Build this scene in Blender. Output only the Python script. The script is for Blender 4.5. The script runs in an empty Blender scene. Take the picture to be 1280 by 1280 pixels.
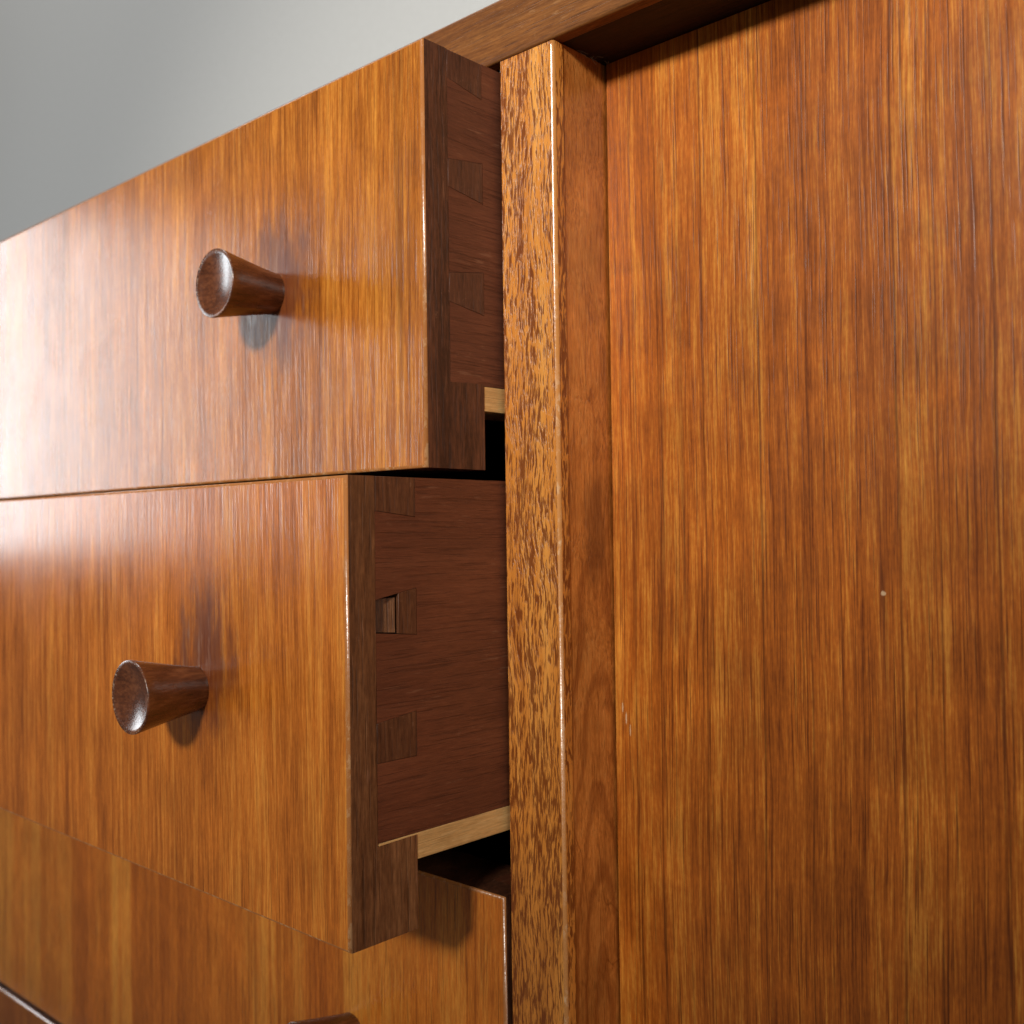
import bpy, bmesh, math, random
from mathutils import Vector, Matrix

random.seed(7)
S = bpy.context.scene
COL = S.collection

# ------------------------------------------------------------------ camera
YAW, PITCH, ROLL = 0.74431, 0.01933, -0.01314
FWD = Vector((-math.sin(YAW) * math.cos(PITCH), math.cos(YAW) * math.cos(PITCH), math.sin(PITCH)))
R0 = Vector((math.cos(YAW), math.sin(YAW), 0))
U0 = R0.cross(FWD)
RGT = R0 * math.cos(ROLL) + U0 * math.sin(ROLL)
UPV = -R0 * math.sin(ROLL) + U0 * math.cos(ROLL)
cam_data = bpy.data.cameras.new('camera')
cam = bpy.data.objects.new('camera', cam_data)
COL.objects.link(cam)
m = Matrix((RGT, UPV, -FWD)).transposed().to_4x4()
m.translation = Vector((0.18166, -0.19507, -0.00333))
cam.matrix_world = m
cam_data.sensor_fit = 'HORIZONTAL'
cam_data.sensor_width = 36
cam_data.lens = 1314.73 / 1280 * 36
cam_data.clip_start = 0.005
cam_data.clip_end = 60
cam_data.dof.use_dof = True
cam_data.dof.focus_distance = 0.243
cam_data.dof.aperture_fstop = 20
S.camera = cam

# ------------------------------------------------------------------ world, lamps, exposure
W = bpy.data.worlds.new('World')
S.world = W
W.use_nodes = True
bg = W.node_tree.nodes['Background']
bg.inputs[0].default_value = (1.0, 0.97, 0.93, 1)
bg.inputs[1].default_value = 0.075

def area(name, loc, target, sx, sy, power, col):
    d = bpy.data.lights.new(name, 'AREA')
    d.shape = 'RECTANGLE'
    d.size, d.size_y = sx, sy
    d.energy = power
    d.color = col
    o = bpy.data.objects.new(name, d)
    COL.objects.link(o)
    o.location = loc
    o.rotation_euler = (Vector(target) - Vector(loc)).to_track_quat('-Z', 'Y').to_euler()
    return o

kd = bpy.data.lights.new('key_lamp', 'SPOT')
kd.energy = 140
kd.color = (1.0, 0.95, 0.87)
kd.shadow_soft_size = 0.10
kd.spot_size = math.radians(35)
kd.spot_blend = 1.0
key = bpy.data.objects.new('key_lamp', kd)
COL.objects.link(key)
key.location = (0.52, -1.50, 0.52)
key.rotation_euler = (Vector((-0.15, 0.0, 0.265)) - key.location).to_track_quat('-Z', 'Y').to_euler()
win = area('window_light', (-2.15, -0.48, 0.335), (0.0, -0.12, 0.20), 1.14, 0.73, 4.5, (0.90, 0.96, 1.0))
win.data.spread = math.radians(85)
area('wall_fill', (-1.0, -0.25, 2.2), (-0.95, 0.42, 0.3), 0.5, 0.4, 27, (1.0, 0.98, 0.95))  # unseen fill, added to brighten the back wall
area('bounce_fill', (2.4, -0.9, 0.7), (0.0, 0.0, 0.0), 1.3, 1.1, 9, (1.0, 0.92, 0.82))  # added fill standing in for bounce on the divider side and drawer ends

S.view_settings.view_transform = 'Standard'
S.view_settings.look = 'None'
S.view_settings.exposure = 0
S.view_settings.gamma = 1
S.cycles.use_denoising = True
S.cycles.max_bounces = 8

# ------------------------------------------------------------------ material helpers
def lin(r, g, b):
    f = lambda c: (c / 255 / 12.92) if c / 255 <= 0.04045 else ((c / 255 + 0.055) / 1.055) ** 2.4
    return (f(r), f(g), f(b), 1)

class NT:
    def __init__(s, name):
        s.m = bpy.data.materials.new(name)
        s.m.use_nodes = True
        s.t = s.m.node_tree
        s.n = s.t.nodes
        s.bsdf = s.n['Principled BSDF']
    def put(s, sock, v):
        if hasattr(v, 'is_output'):
            s.t.links.new(v, sock)
        elif v is not None:
            sock.default_value = v
    def math(s, op, a, b=None, c=None, clamp=False):
        n = s.n.new('ShaderNodeMath'); n.operation = op; n.use_clamp = clamp
        s.put(n.inputs[0], a)
        if b is not None: s.put(n.inputs[1], b)
        if c is not None: s.put(n.inputs[2], c)
        return n.outputs[0]
    def xyz(s, a, b, c):
        n = s.n.new('ShaderNodeCombineXYZ')
        for i, v in enumerate((a, b, c)): s.put(n.inputs[i], v)
        return n.outputs[0]
    def noise(s, vec, detail=2, rough=0.5, dist=0.0):
        n = s.n.new('ShaderNodeTexNoise')
        n.inputs['Scale'].default_value = 1.0
        n.inputs['Detail'].default_value = detail
        n.inputs['Roughness'].default_value = rough
        n.inputs['Distortion'].default_value = dist
        s.put(n.inputs['Vector'], vec)
        return n.outputs[0]
    def map(s, v, a, b, c=0.0, d=1.0, smooth=True):
        n = s.n.new('ShaderNodeMapRange')
        n.interpolation_type = 'SMOOTHSTEP' if smooth else 'LINEAR'
        for i, q in enumerate((v, a, b, c, d)): s.put(n.inputs[i], q)
        return n.outputs[0]
    def ramp(s, v, stops):
        n = s.n.new('ShaderNodeValToRGB')
        e = n.color_ramp.elements
        while len(e) < len(stops): e.new(0.5)
        for i, (p, c) in enumerate(stops):
            e[i].position = p; e[i].color = c
        s.put(n.inputs[0], v)
        return n.outputs[0]
    def mix(s, f, a, b, mode='MIX'):
        n = s.n.new('ShaderNodeMix'); n.data_type = 'RGBA'; n.blend_type = mode
        s.put(n.inputs[0], f); s.put(n.inputs[6], a); s.put(n.inputs[7], b)
        return n.outputs[2]
    def bump(s, h, dist, strength=1.0, normal=None):
        n = s.n.new('ShaderNodeBump')
        n.inputs['Strength'].default_value = strength
        n.inputs['Distance'].default_value = dist
        s.put(n.inputs['Height'], h)
        if normal is not None: s.put(n.inputs['Normal'], normal)
        return n.outputs[0]
    def coords(s, axis, off):
        """u, v across the grain and a along it, in metres, shifted by off"""
        tc = s.n.new('ShaderNodeTexCoord')
        sp = s.n.new('ShaderNodeSeparateXYZ')
        s.t.links.new(tc.outputs['Object'], sp.inputs[0])
        X, Y, Z = sp.outputs
        s.X, s.Y, s.Z = X, Y, Z
        u, v, a = {'Z': (X, Y, Z), 'Y': (Z, X, Y), 'X': (Z, Y, X)}[axis]
        return s.math('ADD', u, off), v, s.math('ADD', a, off * 0.37)
    def vec(s, u, v, a, su, sa):
        return s.xyz(s.math('MULTIPLY', u, su), s.math('MULTIPLY', v, su * 0.6), s.math('MULTIPLY', a, sa))

def wood(name, axis, seed, dark, mid, light, bands=(130, 2.6), streaks=(620, 22), fibres=(2300, 170), w=(0.42, 0.36, 0.46),
         contrast=0.78, lines=0.55, line_scale=(85, 1.0), pores=0.5, pore_scale=(2400, 55), mottle=0.12, rough=0.3, bump=1.0, spec=0.5,
         strips=0.0, wob=0.004, aniso=0.0, ripple=0.0, warp=(9, 5), broad=0.16, fine_k=0.13, smudge=0.0, explicit=(), extra=None, center=0.5):
    t = NT(name)
    off = seed * 1.731 + 0.11
    u, v, a = t.coords(axis, off)
    wn = t.noise(t.vec(u, v, a, *warp), 2)
    fine = t.noise(t.vec(u, v, a, 60, 30), 2)
    u2 = t.math('MULTIPLY_ADD', t.math('SUBTRACT', wn, 0.5), wob, u)
    u2 = t.math('MULTIPLY_ADD', t.math('SUBTRACT', fine, 0.5), wob * 0.12, u2)
    n1 = t.noise(t.vec(u2, v, a, *bands), 3, 0.55)
    n2 = t.noise(t.vec(u2, v, a, *streaks), 4, 0.6)
    n3 = t.noise(t.vec(u2, v, a, *fibres), 3, 0.65)
    mix = t.math('MULTIPLY', t.math('SUBTRACT', n1, 0.5), w[0] * 3.0)
    mix = t.math('MULTIPLY_ADD', t.math('SUBTRACT', n2, 0.5), w[1] * 3.0, mix)
    mix = t.math('MULTIPLY_ADD', t.math('SUBTRACT', n3, 0.5), w[2] * 3.0, mix)
    n0 = t.noise(t.vec(u2, v, a, 30, 2.5), 2, 0.5)
    mix = t.math('MULTIPLY_ADD', t.math('SUBTRACT', n0, 0.5), broad * 3.0, mix)
    mix = t.math('MULTIPLY_ADD', mix, contrast, center)
    gr = t.noise(t.vec(u2, v, a, 1500, 600), 2, 0.6)
    mix = t.math('MULTIPLY_ADD', t.math('SUBTRACT', gr, 0.5), 0.45 * contrast, mix)
    if strips:
        vo = t.n.new('ShaderNodeTexVoronoi'); vo.voronoi_dimensions = '1D'
        vo.inputs['Scale'].default_value = 62
        t.put(vo.inputs['W'], t.math('ADD', u2, 3.3))
        sp = t.n.new('ShaderNodeSeparateColor'); t.t.links.new(vo.outputs['Color'], sp.inputs[0])
        mix = t.math('MULTIPLY_ADD', t.math('SUBTRACT', sp.outputs[0], 0.5), strips, mix)
    col = t.ramp(mix, [(0.05, dark), (0.5, mid), (0.95, light)])
    if mottle:
        mo = t.noise(t.vec(u2, v, a, 55, 38), 3, 0.6)
        col = t.mix(1.0, col, t.ramp(mo, [(0.25, (1 - mottle * 1.6,) * 3 + (1,)), (0.75, (1 + mottle,) * 3 + (1,))]), 'MULTIPLY')
    if ripple:
        rp = t.noise(t.vec(u2, v, a, 34, 130), 3, 0.55)
        col = t.mix(1.0, col, t.ramp(rp, [(0.3, (1 - ripple,) * 3 + (1,)), (0.7, (1 + ripple,) * 3 + (1,))]), 'MULTIPLY')
    if lines:
        ln = t.noise(t.vec(u2, v, a, *line_scale), 1, 0.4)
        d = t.math('ABSOLUTE', t.math('SUBTRACT', ln, 0.5))
        br = t.noise(t.vec(u2, v, a, 40, 14), 2)
        msk = t.math('MULTIPLY', t.map(d, 0.002, 0.014, 1, 0), t.map(br, 0.35, 0.6))
        col = t.mix(t.math('MULTIPLY', msk, lines), col, dark)
    for (x0, wd, st) in explicit:                       # single dark growth lines that can be seen in the photo
        d = t.math('ABSOLUTE', t.math('SUBTRACT', u2, x0 + off))
        br = t.noise(t.vec(u2, v, a, 20, 26), 2)
        msk = t.math('MULTIPLY', t.map(d, wd * 0.2, wd, 1, 0), t.map(br, 0.25, 0.6, 0.35, 1))
        col = t.mix(t.math('MULTIPLY', msk, st), col, tuple(c * 0.42 for c in dark[:3]) + (1,))
    n4 = t.noise(t.vec(u2, v, a, 3600, 260), 2, 0.6)
    col = t.mix(1.0, col, t.ramp(n4, [(0.32, (1 - fine_k,) * 3 + (1,)), (0.68, (1 + fine_k,) * 3 + (1,))]), 'MULTIPLY')
    po = t.noise(t.vec(u2, v, a, *pore_scale), 2, 0.5)
    pm = t.map(po, 0.57, 0.68)
    if pores:
        col = t.mix(t.math('MULTIPLY', pm, pores), col, tuple(c * 0.55 for c in dark[:3]) + (1,))
    h = t.math('SUBTRACT', t.math('MULTIPLY', n3, 0.6), t.math('MULTIPLY', pm, 0.5))
    h = t.math('MULTIPLY_ADD', n2, 0.8, h)
    t.put(t.bsdf.inputs['Normal'], t.bump(h, 0.00022 * bump, 0.6))
    ro = t.math('MULTIPLY_ADD', n2, 0.12, rough - 0.06)
    if smudge:
        sm = t.noise(t.vec(u, v, a, 45, 38), 4, 0.62, 0.4)
        ro = t.math('MULTIPLY_ADD', t.math('SUBTRACT', sm, 0.5), smudge, ro)
    if extra is not None:
        col, ro = extra(t, col, ro, u, v, a)
    t.put(t.bsdf.inputs['Base Color'], col)
    t.put(t.bsdf.inputs['Roughness'], ro)
    t.bsdf.inputs['Specular IOR Level'].default_value = spec
    if aniso:                                           # lacquer over open grain spreads reflections across the fibres
        tg = t.n.new('ShaderNodeTangent'); tg.direction_type = 'RADIAL'; tg.axis = 'Z'
        t.t.links.new(tg.outputs[0], t.bsdf.inputs['Tangent'])
        t.bsdf.inputs['Anisotropic'].default_value = aniso
    return t.m

def spots(*items):
    """pale nicks (object-space x, z, radius x, radius z, strength)"""
    def f(t, col, ro, u, v, a):
        for (x, z, rx, rz, st) in items:
            dx = t.math('DIVIDE', t.math('SUBTRACT', t.X, x), rx)
            dz = t.math('DIVIDE', t.math('SUBTRACT', t.Z, z), rz)
            d = t.math('SQRT', t.math('ADD', t.math('MULTIPLY', dx, dx), t.math('MULTIPLY', dz, dz)))
            wob = t.noise(t.xyz(t.math('MULTIPLY', t.X, 1800), 0.0, t.math('MULTIPLY', t.Z, 1800)), 2)
            d = t.math('ADD', d, t.math('SUBTRACT', wob, 0.5))
            col = t.mix(t.math('MULTIPLY', t.map(d, 0.6, 1.1, 1, 0), st), col, lin(225, 190, 150))
        return col, ro
    return f

def knob_stain(kx, kz):
    """greasy, darkened lacquer that years of fingers left round the knob, drawn out along the grain"""
    def f(t, col, ro, u, v, a):
        dx = t.math('DIVIDE', t.math('SUBTRACT', t.X, kx + 0.004), 0.016)
        dz = t.math('DIVIDE', t.math('SUBTRACT', t.Z, kz), 0.024)
        d = t.math('SQRT', t.math('ADD', t.math('MULTIPLY', dx, dx), t.math('MULTIPLY', dz, dz)))
        n = t.noise(t.vec(u, v, a, 160, 45), 4, 0.65)
        d = t.math('MULTIPLY_ADD', t.math('SUBTRACT', n, 0.5), 2.1, d)
        k = t.map(d, 0.35, 1.15, 1, 0)
        col = t.mix(t.math('MULTIPLY', k, 0.8), col, lin(88, 38, 20))
        n2 = t.noise(t.vec(u, v, a, 420, 60), 3, 0.6)
        k2 = t.math('MULTIPLY', t.map(n2, 0.55, 0.7), t.map(d, 0.3, 0.8, 1, 0))
        col = t.mix(t.math('MULTIPLY', k2, 0.5), col, lin(156, 120, 100))
        ro = t.math('MULTIPLY_ADD', k, 0.08, ro)
        return col, ro
    return f

# ------------------------------------------------------------------ dimensions (metres)
XE = -0.0015            # right-hand end of the drawers
XL = -0.440             # left-hand end of the drawers
T = 0.020               # thickness of a drawer front
LAP = 0.0082            # front wood left in front of the dovetails
WS, DP = 0.01766, 0.02077
ZTOP, ZTOPU = 0.1175, 0.1330
LIP = 0.0036
DEPTH = 0.40
KX, KL = -0.0633, 0.0185

M = {}
M['front1'] = wood('teak_veneer_amber', 'Z', 1, lin(112, 58, 14), lin(172, 98, 30), lin(216, 142, 54), extra=knob_stain(KX - (XE + XL) / 2, 0.0), rough=0.25, aniso=0.5, bump=0.34, smudge=0.2, w=(0.3, 0.42, 0.5), fibres=(2100, 85), pore_scale=(2500, 42))
M['front2'] = wood('teak_veneer_russet', 'Z', 2, lin(126, 62, 16), lin(190, 106, 34), lin(226, 148, 60), extra=knob_stain(KX - (XE + XL) / 2, 0.008), rough=0.22, aniso=0.5, contrast=0.7, bump=0.34, smudge=0.2, w=(0.3, 0.42, 0.5), fibres=(2100, 85), pore_scale=(2500, 42))
M['front3'] = wood('teak_veneer_banded', 'Z', 3, lin(146, 70, 18), lin(204, 114, 36), lin(238, 160, 66), strips=0.5, rough=0.32, aniso=0.5, contrast=0.6)
M['front4'] = wood('teak_veneer_plain', 'Z', 4, lin(112, 54, 14), lin(170, 92, 30), lin(210, 134, 52), rough=0.32, contrast=0.6)
PCX, PCZ = (WS + 0.0004 + 0.52) / 2, (-0.3 + ZTOP - 0.0003) / 2
M['panel'] = wood('teak_veneer_figured', 'Z', 5, lin(110, 48, 11), lin(186, 100, 28), lin(238, 162, 64), rough=0.36, ripple=0.09, wob=0.005, contrast=0.7, bump=0.28, w=(0.40, 0.42, 0.46), fibres=(2100, 75), pores=0.65, pore_scale=(2600, 38), fine_k=0.1, smudge=0.12, aniso=0.4,
                  explicit=[(x - PCX, w_, k_) for x, w_, k_ in ((0.0326, .00035, .5), (0.0456, .00035, .55), (0.0604, .0004, .6), (0.0722, .00035, .5), (0.0925, .00045, .6), (0.1008, .0003, .5), (0.1122, .0005, .5), (0.025, .0003, .4))],
                  extra=spots((0.0888 - PCX, -0.0172 - PCZ, 0.0006, 0.0006, 0.85), (0.0202 - PCX, -0.0482 - PCZ, 0.00022, 0.0016, 0.8), (0.0213 - PCX, -0.0508 - PCZ, 0.00025, 0.0017, 0.85), (0.0225 - PCX, -0.0537 - PCZ, 0.0002, 0.0016, 0.8)))

def scuffs(col2, amount, scale=(1300, 90)):
    """thin pale scratches and rubbed patches"""
    def f(t, col, ro, u, v, a):
        n = t.noise(t.vec(u, v, a, *scale), 2, 0.5)
        z = t.noise(t.vec(u, v, a, 90, 60), 2)
        k = t.math('MULTIPLY', t.map(n, 0.64, 0.7), t.map(z, 0.48, 0.64))
        col = t.mix(t.math('MULTIPLY', k, amount), col, col2)
        z2 = t.noise(t.vec(u, v, a, 900, 500), 3, 0.7)
        k2 = t.math('MULTIPLY', t.map(z2, 0.63, 0.72), t.map(z, 0.42, 0.6))
        col = t.mix(t.math('MULTIPLY', k2, amount * 0.7), col, col2)
        return col, ro
    return f

def divider_figure(t, col, ro, u, v, a):
    """cathedral arcs low down on the divider's side and a dark knotty smudge half-way"""
    dy = t.math('ADD', t.Y, 0.187)
    dz = t.math('MULTIPLY', t.math('ADD', t.Z, -0.114 + 0.150), 0.13)
    n = t.noise(t.vec(u, v, a, 60, 40), 3, 0.55)
    d = t.math('SQRT', t.math('ADD', t.math('MULTIPLY', dy, dy), t.math('MULTIPLY', dz, dz)))
    w = t.math('SINE', t.math('MULTIPLY_ADD', d, 1900.0, t.math('MULTIPLY', n, 12.0)))
    k = t.math('MULTIPLY', t.map(w, 0.1, 0.95), t.map(t.Z, 0.09, 0.125, 1, 0))
    col = t.mix(t.math('MULTIPLY', k, 0.45), col, lin(118, 52, 18))
    ey = t.math('DIVIDE', t.math('ADD', t.Y, 0.188), 0.007)
    ez = t.math('DIVIDE', t.math('SUBTRACT', t.Z, 0.109), 0.017)
    e = t.math('SQRT', t.math('ADD', t.math('MULTIPLY', ey, ey), t.math('MULTIPLY', ez, ez)))
    n2 = t.noise(t.vec(u, v, a, 500, 70), 3, 0.6)
    e = t.math('MULTIPLY_ADD', t.math('SUBTRACT', n2, 0.5), 2.0, e)
    col = t.mix(t.math('MULTIPLY', t.map(e, 0.3, 1.1, 1, 0), 0.6), col, lin(96, 48, 22))
    return col, ro

def lipping_mat():
    t = NT('flecked_lipping')
    u, v, a = t.coords('Z', 4.7)
    wn = t.noise(t.vec(u, v, a, 45, 22), 3)
    u2 = t.math('MULTIPLY_ADD', t.math('SUBTRACT', wn, 0.5), 0.008, u)
    n1 = t.noise(t.vec(u2, v, a, 110, 9), 3, 0.55)
    n2 = t.noise(t.vec(u2, v, a, 600, 30), 3, 0.6)
    mix = t.math('ADD', t.math('MULTIPLY', n1, 0.6), t.math('MULTIPLY', n2, 0.4))
    col = t.ramp(mix, [(0.3, lin(168, 98, 36)), (0.5, lin(216, 136, 55)), (0.72, lin(238, 168, 82))])
    dens = t.noise(t.vec(u2, v, a, 160, 28), 2)
    f1 = t.noise(t.vec(u2, v, a, 2100, 225), 2, 0.5)
    f2 = t.noise(t.vec(u2, v, a, 2700, 240), 2, 0.5)
    lo = t.map(dens, 0.25, 0.75, 0.55, 0.442)
    m1 = t.map(f1, lo, t.math('ADD', lo, 0.09))
    m2 = t.map(f2, t.math('ADD', lo, 0.03), t.math('ADD', lo, 0.12))
    k = t.math('MAXIMUM', m1, t.math('MULTIPLY', m2, 0.8))
    col = t.mix(t.math('MULTIPLY', k, 0.85), col, lin(108, 47, 16))
    t.put(t.bsdf.inputs['Base Color'], col)
    t.put(t.bsdf.inputs['Roughness'], t.math('MULTIPLY_ADD', n2, 0.15, 0.24))
    t.put(t.bsdf.inputs['Normal'], t.bump(t.math('SUBTRACT', n2, t.math('MULTIPLY', k, 0.7)), 0.00018, 0.6))
    return t.m
M['lip'] = lipping_mat()

SC = lin(158, 112, 84)
EK = dict(rough=0.45, lines=0.3, bump=1.3, mottle=0.12, contrast=0.7)
M['end1'] = wood('drawer_end_brown', 'Z', 6, lin(56, 30, 18), lin(104, 62, 40), lin(144, 96, 62), broad=0.6, extra=scuffs(SC, 0.38), **EK)
M['end2'] = wood('drawer_end_olive', 'Z', 7, lin(64, 36, 20), lin(114, 72, 42), lin(154, 106, 66), broad=0.6, extra=scuffs(SC, 0.38), **EK)
M['pin'] = wood('pin_olive', 'Z', 8, lin(58, 30, 16), lin(100, 60, 36), lin(132, 86, 54), extra=scuffs(SC, 0.4), **EK)
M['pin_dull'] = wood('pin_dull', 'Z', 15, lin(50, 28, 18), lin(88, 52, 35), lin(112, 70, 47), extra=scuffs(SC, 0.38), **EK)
M['side'] = wood('mahogany_side', 'Y', 9, lin(74, 36, 21), lin(108, 58, 35), lin(132, 76, 47), rough=0.5, lines=0.25, line_scale=(160, 9), contrast=0.38, bump=1.0, pores=0.35, bands=(120, 9), streaks=(700, 40), extra=scuffs(SC, 0.3, (1300, 120)))
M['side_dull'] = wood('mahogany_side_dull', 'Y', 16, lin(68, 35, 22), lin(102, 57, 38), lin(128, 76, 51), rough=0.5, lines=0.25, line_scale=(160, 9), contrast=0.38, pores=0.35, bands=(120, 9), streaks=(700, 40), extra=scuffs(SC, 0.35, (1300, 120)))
M['beech'] = wood('beech_base', 'Y', 10, lin(188, 132, 74), lin(226, 178, 112), lin(244, 206, 146), rough=0.5, lines=0.15, contrast=0.6, pores=0.25, bump=0.6)
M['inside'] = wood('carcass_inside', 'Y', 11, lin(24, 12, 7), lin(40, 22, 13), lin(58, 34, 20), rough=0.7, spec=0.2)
M['gable'] = wood('divider_side', 'Z', 12, lin(130, 66, 24), lin(200, 122, 54), lin(226, 154, 80), rough=0.24, lines=0.6, line_scale=(240, 5), contrast=0.6, wob=0.016, warp=(26, 20), extra=divider_figure, streaks=(420, 14), pores=0.25, mottle=0.22)
M['top'] = wood('teak_top_edge', 'X', 13, lin(66, 34, 10), lin(116, 68, 26), lin(150, 96, 42), rough=0.52, lines=0.5, contrast=0.6, bump=0.5, spec=0.3, extra=scuffs(lin(190, 146, 100), 0.3, (1300, 160)))
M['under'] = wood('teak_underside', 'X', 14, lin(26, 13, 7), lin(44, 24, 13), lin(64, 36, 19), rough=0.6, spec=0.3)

def knob_mat():
    t = NT('dark_turned_knob')
    u, v, a = t.coords('Y', 2.2)
    n1 = t.noise(t.vec(u, v, a, 300, 60), 3, 0.6)
    n2 = t.noise(t.vec(u, v, a, 1700, 180), 3, 0.6)
    mix = t.math('ADD', t.math('MULTIPLY', n1, 0.55), t.math('MULTIPLY', n2, 0.45))
    col = t.ramp(mix, [(0.3, lin(48, 22, 10)), (0.5, lin(92, 48, 24)), (0.72, lin(134, 80, 46))])
    # worn, chipped rim
    d = t.math('ABSOLUTE', t.math('ADD', t.Y, KL))
    nick = t.noise(t.xyz(t.math('MULTIPLY', t.X, 1500), 0.0, t.math('MULTIPLY', t.Z, 1500)), 2)
    k = t.math('MULTIPLY', t.map(d, 0.0001, 0.00035, 1, 0), t.map(nick, 0.53, 0.68))
    col = t.mix(t.math('MULTIPLY', k, 0.55), col, lin(206, 176, 150))
    t.put(t.bsdf.inputs['Base Color'], col)
    t.put(t.bsdf.inputs['Roughness'], t.math('MULTIPLY_ADD', n1, 0.14, 0.2))
    gr = t.noise(t.xyz(t.math('MULTIPLY', t.X, 1500), t.math('MULTIPLY', t.Y, 300), t.math('MULTIPLY', t.Z, 1500)), 3)
    t.bsdf.inputs['Specular IOR Level'].default_value = 0.9
    t.put(t.bsdf.inputs['Normal'], t.bump(gr, 0.00009, 0.5))
    return t.m
M['knob'] = knob_mat()

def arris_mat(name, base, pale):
    """edge bevel: a broken pale glint put into the base colour, glossy finish"""
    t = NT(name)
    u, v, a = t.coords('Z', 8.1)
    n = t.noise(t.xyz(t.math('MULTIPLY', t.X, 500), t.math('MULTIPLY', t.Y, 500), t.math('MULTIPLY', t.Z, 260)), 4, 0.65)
    t.put(t.bsdf.inputs['Base Color'], t.mix(t.math('MULTIPLY', t.math('MULTIPLY', t.map(n, 0.5, 0.64), t.map(t.noise(t.xyz(0.0, 0.0, t.math('MULTIPLY', t.Z, 34)), 2), 0.4, 0.62)), 0.5), base, pale))  # pale patches imitate light glinting along the edge
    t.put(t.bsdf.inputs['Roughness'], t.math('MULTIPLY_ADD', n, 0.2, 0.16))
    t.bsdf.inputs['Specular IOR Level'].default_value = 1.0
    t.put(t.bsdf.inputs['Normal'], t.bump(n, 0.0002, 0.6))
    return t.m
M['arris'] = arris_mat('glint_drawer_edge', lin(176, 112, 58), lin(216, 176, 130))
M['arris_lip'] = arris_mat('glint_lipping_edge', lin(196, 132, 70), lin(240, 214, 176))

def wall_mat():
    t = NT('pale_grey_paint')
    tc = t.n.new('ShaderNodeTexCoord')
    n = t.n.new('ShaderNodeTexNoise'); n.inputs['Scale'].default_value = 160; n.inputs['Detail'].default_value = 4
    t.t.links.new(tc.outputs['Object'], n.inputs['Vector'])
    t.put(t.bsdf.inputs['Base Color'], t.ramp(n.outputs[0], [(0.3, (0.555, 0.56, 0.55, 1)), (0.7, (0.58, 0.585, 0.575, 1))]))
    t.bsdf.inputs['Roughness'].default_value = 0.85
    t.put(t.bsdf.inputs['Normal'], t.bump(n.outputs[0], 0.0006, 0.4))
    return t.m
M['wall'] = wall_mat()

# ------------------------------------------------------------------ mesh helpers
def empty(name, loc, parent=None):
    o = bpy.data.objects.new(name, None)
    COL.objects.link(o)
    o.empty_display_size = 0.02
    place(o, Vector(loc), parent)
    return o

def world_loc(o):
    return o['_w'] if False else WL[o.name]
WL = {}

def place(o, loc, parent):
    o.parent = parent
    o.location = loc - (WL[parent.name] if parent else Vector((0, 0, 0)))
    WL[o.name] = Vector(loc)

def finish(bm, name, mats, parent, origin, smooth=False):
    bmesh.ops.recalc_face_normals(bm, faces=bm.faces)
    bmesh.ops.translate(bm, verts=bm.verts, vec=-Vector(origin))
    me = bpy.data.meshes.new(name)
    bm.to_mesh(me)
    bm.free()
    for mm in (mats if isinstance(mats, (list, tuple)) else [mats]): me.materials.append(mm)
    if smooth:
        me.polygons.foreach_set('use_smooth', [True] * len(me.polygons))
    o = bpy.data.objects.new(name, me)
    COL.objects.link(o)
    place(o, Vector(origin), parent)
    return o

def prism(bm, pts, axis, lo, hi):
    """extrude a polygon: axis 'X' takes (y, z) points, 'Z' takes (x, y), 'Y' takes (x, z)"""
    mk = {'X': lambda p, q: (q, p[0], p[1]), 'Z': lambda p, q: (p[0], p[1], q), 'Y': lambda p, q: (p[0], q, p[1])}[axis]
    a = [bm.verts.new(mk(p, lo)) for p in pts]
    b = [bm.verts.new(mk(p, hi)) for p in pts]
    bm.faces.new(a)
    bm.faces.new(b)
    n = len(pts)
    for i in range(n): bm.faces.new((a[i], a[(i + 1) % n], b[(i + 1) % n], b[i]))

def bevel(bm, w, seg=2, test=None, mi=None):
    bm.edges.ensure_lookup_table()
    es = [e for e in bm.edges if test is None or test(e)]
    r = bmesh.ops.bevel(bm, geom=es, offset=w, segments=seg, profile=0.5, affect='EDGES', clamp_overlap=True)
    for f in r['faces']:
        f.smooth = True
        if mi is not None: f.material_index = mi

def box(name, x0, x1, y0, y1, z0, z1, mat, parent, bev=0.0004, seg=2, test=None, mi=None):
    bm = bmesh.new()
    prism(bm, [(x0, y0), (x1, y0), (x1, y1), (x0, y1)], 'Z', z0, z1)
    if bev: bevel(bm, bev, seg, test, mi)
    return finish(bm, name, mat, parent, ((x0 + x1) / 2, (y0 + y1) / 2, (z0 + z1) / 2))

# ------------------------------------------------------------------ setting
wl = box('wall', -5, 5, 0.425, 0.525, -1.6, 2.6, M['wall'], None, 0)
wl['kind'] = 'structure'

# ------------------------------------------------------------------ sideboard
side = empty('sideboard', (0, 0.2, -0.345))
side['label'] = 'vintage teak sideboard with two of its drawers pulled out beside a tall recessed panel'
side['category'] = 'sideboard'

front_of = lambda lim: (lambda e: all(v.co.y < lim for v in e.verts))

tb = empty('top', (0.04, 0.2, ZTOP), side)
box('top_board', -0.46, 0.54, LIP + 0.0002, DEPTH, ZTOP, ZTOPU, M['under'], tb, 0.0004)
box('top_lipping', -0.46, 0.54, -0.0006, LIP, ZTOP - 0.0002, ZTOPU, M['top'], tb, 0.0012, 3, front_of(0.0))

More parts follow.
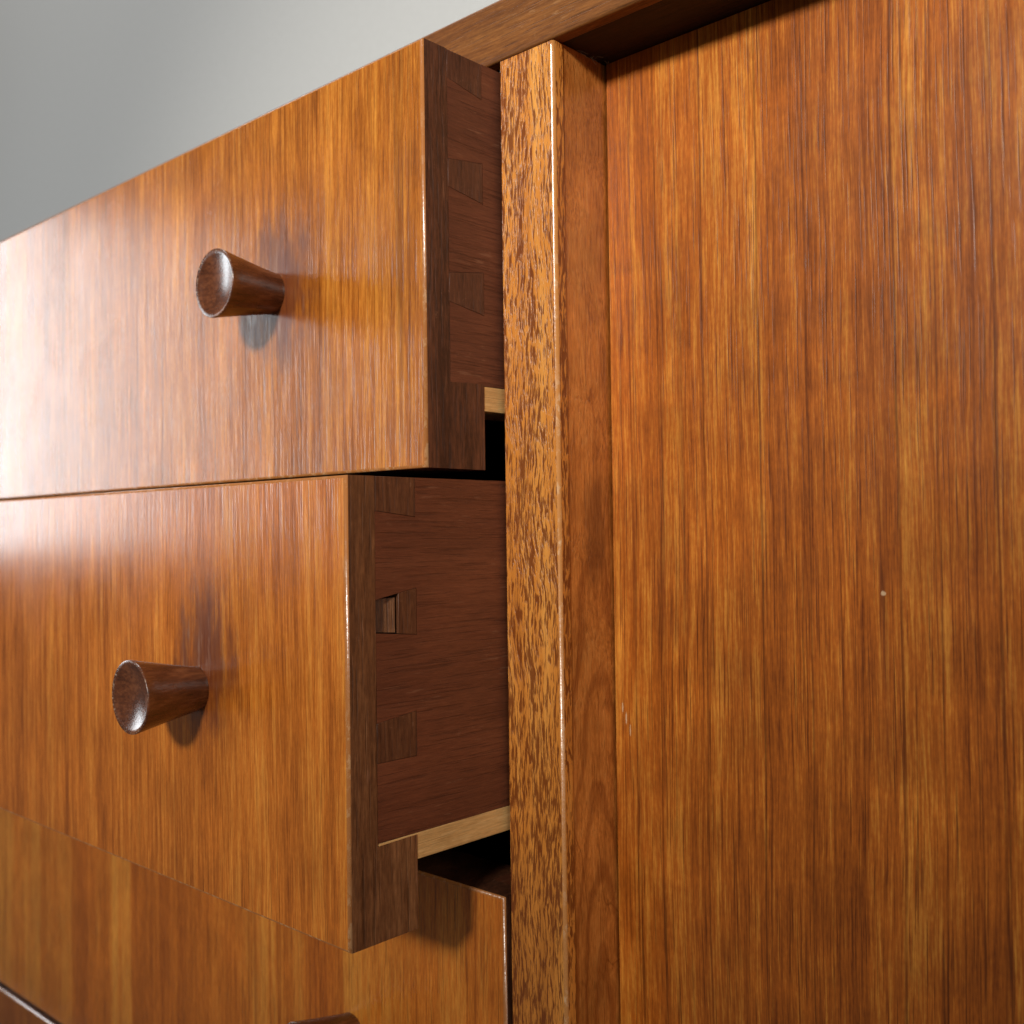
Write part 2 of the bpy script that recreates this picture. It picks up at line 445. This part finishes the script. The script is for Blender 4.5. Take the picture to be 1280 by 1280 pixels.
dv = empty('divider', (WS / 2, 0.2, 0), side)
box('divider_board', 0, WS - 0.0003, LIP + 0.0001, DEPTH, -0.345, ZTOP - 0.0003, M['gable'], dv, 0)
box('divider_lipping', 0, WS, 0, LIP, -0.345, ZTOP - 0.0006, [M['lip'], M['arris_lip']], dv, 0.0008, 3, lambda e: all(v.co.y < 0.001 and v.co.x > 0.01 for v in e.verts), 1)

box('panel', WS + 0.0004, 0.52, DP, DP + 0.016, -0.3, ZTOP - 0.0003, M['panel'], side, 0)
box('end_board', -0.46, -0.4425, 0, DEPTH, -0.345, ZTOP - 0.0003, M['gable'], side)
box('end_board', 0.5205, 0.54, 0, DEPTH, -0.345, ZTOP - 0.0003, M['gable'], side)
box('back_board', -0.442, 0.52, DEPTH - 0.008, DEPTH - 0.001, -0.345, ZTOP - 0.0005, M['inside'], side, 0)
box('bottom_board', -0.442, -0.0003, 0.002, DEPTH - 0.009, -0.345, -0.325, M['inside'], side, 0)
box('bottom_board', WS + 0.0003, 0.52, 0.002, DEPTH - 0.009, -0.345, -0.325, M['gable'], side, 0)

# ---- turned knob: a cone that widens towards a dished face
def knob_mesh():
    bm = bmesh.new()
    prof = [(0.0050, 0.0010), (0.0057, 0.0002), (0.0058, -0.0010)]
    for i in range(1, 9):
        k = i / 8
        prof.append((0.0058 + (0.0091 - 0.0058) * (k ** 1.08), -0.0010 - (KL - 0.0016) * k))
    prof += [(0.0091, -KL + 0.0002), (0.00895, -KL)]
    for i in range(1, 9):
        k = i / 8
        r = 0.00885 * (1 - k) + 0.00001
        prof.append((r, -KL + 0.0001 + 0.0021 * (1 - (r / 0.00885) ** 2)))
    N = 64
    rings = [[bm.verts.new((r * math.cos(2 * math.pi * j / N), y, r * math.sin(2 * math.pi * j / N))) for j in range(N)] for r, y in prof]
    for a, b in zip(rings, rings[1:]):
        for j in range(N): bm.faces.new((a[j], a[(j + 1) % N], b[(j + 1) % N], b[j]))
    bm.faces.new(rings[-1])
    bm.faces.new(rings[0])
    bmesh.ops.recalc_face_normals(bm, faces=bm.faces)
    me = bpy.data.meshes.new('knob')
    bm.to_mesh(me); bm.free()
    me.materials.append(M['knob'])
    me.polygons.foreach_set('use_smooth', [True] * len(me.polygons))
    return me
KNOB = knob_mesh()

def drawer(yf, zb, zt, kz, front_mat, end_mat, block_mat, zlap, zbase, ztside, pins, label, hole=None, pin_mat=None, arris=0.0007, side_mat=None):
    d = empty('drawer', ((XE + XL) / 2, yf, zb), side)
    d['label'] = label
    # front: full-width lap, body set in behind it
    bm = bmesh.new()
    s = 0.0121
    prism(bm, [(XL, yf), (XE, yf), (XE, yf + LAP), (XE - s, yf + LAP), (XE - s, yf + T), (XL + s, yf + T), (XL + s, yf + LAP), (XL, yf + LAP)], 'Z', zb, zt)
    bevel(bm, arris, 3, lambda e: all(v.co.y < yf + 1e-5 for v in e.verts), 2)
    for f in bm.faces: f.normal_update()
    bmesh.ops.recalc_face_normals(bm, faces=bm.faces)
    for f in bm.faces:
        if f.material_index != 2: f.material_index = 0 if f.normal.y < -0.6 else 1
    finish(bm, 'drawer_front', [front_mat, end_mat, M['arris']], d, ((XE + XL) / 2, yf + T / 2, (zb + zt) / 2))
    # pins: front wood running back between the tails; the lowest is the lip below the drawer base
    for i, q in enumerate(pins):
        bm = bmesh.new()
        prism(bm, [(yf + y, z) for y, z in q], 'X', XE - 0.012, XE + (0.00007 if i % 2 else 0.00004) - (0.00005 if min(z for y, z in q) < zb + 0.001 else 0))
        if min(z for y, z in q) > zb + 0.001: bevel(bm, 0.00007, 1)
        c = sum((Vector((XE, yf + y, z)) for y, z in q), Vector()) / len(q)
        lip = min(z for y, z in q) < zb + 0.001
        finish(bm, 'drawer_lip' if lip else 'dovetail_pin', end_mat if lip else (pin_mat or M['pin']), d, ((XE + XL) / 2, yf + T / 2, (zb + zt) / 2) if lip else c)
    if hole is not None:
        bm = bmesh.new()
        prism(bm, [(yf + y, z) for y, z in hole], 'X', XE - 0.012, XE - 0.0005)
        fr = [v for v in bm.verts if v.co.x > XE - 0.002]
        for v in fr:
            if v.co.y < yf + 0.010: v.co.x -= 0.0018
        c = sum((Vector((XE, yf + y, z)) for y, z in hole), Vector()) / len(hole)
        o = finish(bm, 'dovetail_pin', end_mat, d, c)
        o['label'] = 'chipped dovetail pin with a small hole'
    # side boards, with tails cut round the pins
    G = 0.00009
    yb = yf + 0.36
    out = [(yb, zbase + 0.00005), (yf + LAP + G, zbase + 0.00005)]
    allp = [q for q in pins]
    if hole is not None:
        allp = allp + [hole]
    quads = {}
    for q in allp:                                     # merge a pin and its chipped half into one socket
        key = round(q[0][1] if q[0][1] < 900 else 0, 2)
        quads.setdefault(round(sum(z for y, z in q) / len(q), 2), []).append(q)
    socks = []
    for qs in quads.values():
        ys = [p for q in qs for p in q]
        back = max(y for y, z in ys)
        zf = [z for y, z in ys if y < LAP + 0.001]
        zk = [z for y, z in ys if y > back - 0.001]
        socks.append((min(zf), max(zf), min(zk), max(zk), back))
    socks.sort()
    for (f0, f1, b0, b1, bk) in socks:
        if f0 < zbase - 0.001: continue                # the lip lies below the side
        if b1 > ztside - 0.0003:                       # socket open at the top edge
            out += [(yf + LAP + G, f0 - G), (yf + bk + G, b0 - G), (yf + bk + G, ztside)]
            break
        out += [(yf + LAP + G, f0 - G), (yf + bk + G, b0 - G), (yf + bk + G, b1 + G), (yf + LAP + G, f1 + G)]
    else:
        out += [(yf + LAP + G, ztside)]
    out += [(yb, ztside)]
    bm = bmesh.new()
    prism(bm, out, 'X', XE - 0.012, XE)
    finish(bm, 'drawer_side', side_mat or M['side'], d, (XE - 0.006, (yf + yb) / 2, (zbase + ztside) / 2))
    box('drawer_side', XL, XL + 0.012, yf + LAP + G, yb, zbase + 0.00005, ztside, M['side'], d, 0)
    box('drawer_back', XL + 0.0122, XE - 0.0122, yb - 0.012, yb, zbase + 0.0001, ztside - 0.008, M['side'], d, 0)
    for x0 in (XE - 0.0145, XL + 0.0002):
        box('drawer_slip', x0, x0 + 0.0144, yf + LAP + 0.0003, yb, zbase - 0.0062, zbase, M['beech'], d, 0.0002, 1)
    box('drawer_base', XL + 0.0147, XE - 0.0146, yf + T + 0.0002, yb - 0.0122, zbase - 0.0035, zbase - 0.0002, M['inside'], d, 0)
    k = bpy.data.objects.new('knob', KNOB)
    COL.objects.link(k)
    place(k, Vector((KX, yf, kz)), d)
    return d

P1 = [[(8.2, 108.0), (20.2, 105.9), (20.2, 114.9), (8.2, 114.9)],
      [(8.2, 81.2), (20.2, 79.4), (20.2, 89.6), (8.2, 88.0)],
      [(8.2, 53.1), (20.2, 51.2), (20.2, 62.0), (8.2, 60.1)],
      [(8.2, 33.4), (19.95, 33.9), (19.95, 12.34), (8.2, 12.34)]]
P2 = [[(8.2, 2.0), (20.4, 0.6), (20.4, 9.75), (8.2, 9.75)],
      [(15.0, -26.2), (20.5, -26.8), (20.5, -16.0), (15.0, -17.0)],
      [(8.2, -54.8), (20.2, -54.9), (20.2, -44.5), (8.2, -46.0)],
      [(8.2, -73.3), (20.0, -73.1), (20.0, -94.75), (8.2, -94.75)]]
H2 = [(8.9, -25.6), (14.3, -25.9), (14.3, -17.9), (8.9, -18.2)]
mm = lambda L: [[(y / 1000, z / 1000) for y, z in q] for q in L]
sh = lambda L, dz: [[(y, z + dz) for y, z in q] for q in L]

drawer(-0.02585, 0.01234, 0.11504, 0.0636, M['front1'], M['end1'], M['end2'], 0.0336, 0.03337, 0.11495, mm(P1),
       'topmost drawer, pulled out a little, amber veneered front with a dark knob', pin_mat=M['pin_dull'], side_mat=M['side_dull'])
drawer(-0.05011, -0.09478, 0.00981, -0.0426, M['front2'], M['end2'], M['end1'], -0.0731, -0.07269, 0.00975, mm(P2),
       'second drawer from the top, pulled out furthest, with open dovetail joints', mm([H2])[0])
drawer(-0.00104, -0.20375, -0.09537, -0.1482, M['front3'], M['end1'], M['end1'], -0.1821, -0.1817, -0.0955, sh(mm(P2), -0.109)[:1] + sh(mm(P2), -0.109)[2:],
       'closed drawer below the two open ones, its front in banded veneer')
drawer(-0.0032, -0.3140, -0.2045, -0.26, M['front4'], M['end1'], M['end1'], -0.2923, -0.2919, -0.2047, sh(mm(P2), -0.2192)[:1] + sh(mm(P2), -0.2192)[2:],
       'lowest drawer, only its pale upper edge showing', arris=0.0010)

# wisp of dust in the corner under the top
def fluff():
    rnd = random.Random(3)
    bm = bmesh.new()
    for k in range(7):
        p = Vector((WS + 0.0006 + rnd.random() * 0.0015, 0.009 + rnd.random() * 0.009, ZTOP - 0.0006 - rnd.random() * 0.0006))
        d = Vector((rnd.uniform(-.3, .6), rnd.uniform(-1, 1), rnd.uniform(-.5, .3))).normalized()
        prev = None
        for i in range(9):
            r = 0.00006
            a = d.cross(Vector((0.2, 0.1, 1))).normalized(); b = d.cross(a)
            ring = [bm.verts.new(p + (a * math.cos(q * 2.0944) + b * math.sin(q * 2.0944)) * r) for q in range(3)]
            if prev:
                for q in range(3): bm.faces.new((prev[q], prev[(q + 1) % 3], ring[(q + 1) % 3], ring[q]))
            prev = ring
            p = p + d * 0.0004
            p.x = max(p.x, WS + 0.0002); p.z = min(p.z, ZTOP - 0.0004)
            d = (d + Vector((rnd.uniform(-.5, .5), rnd.uniform(-.5, .5), rnd.uniform(-.5, .5)))).normalized()
    t = NT('grey_dust'); t.bsdf.inputs['Base Color'].default_value = lin(150, 140, 120); t.bsdf.inputs['Roughness'].default_value = 1
    o = finish(bm, 'dust_wisp', t.m, None, (WS + 0.001, 0.014, ZTOP - 0.001))
    o['label'] = 'tiny wisp of grey dust caught in the corner under the sideboard top'
    o['category'] = 'dust'
fluff()
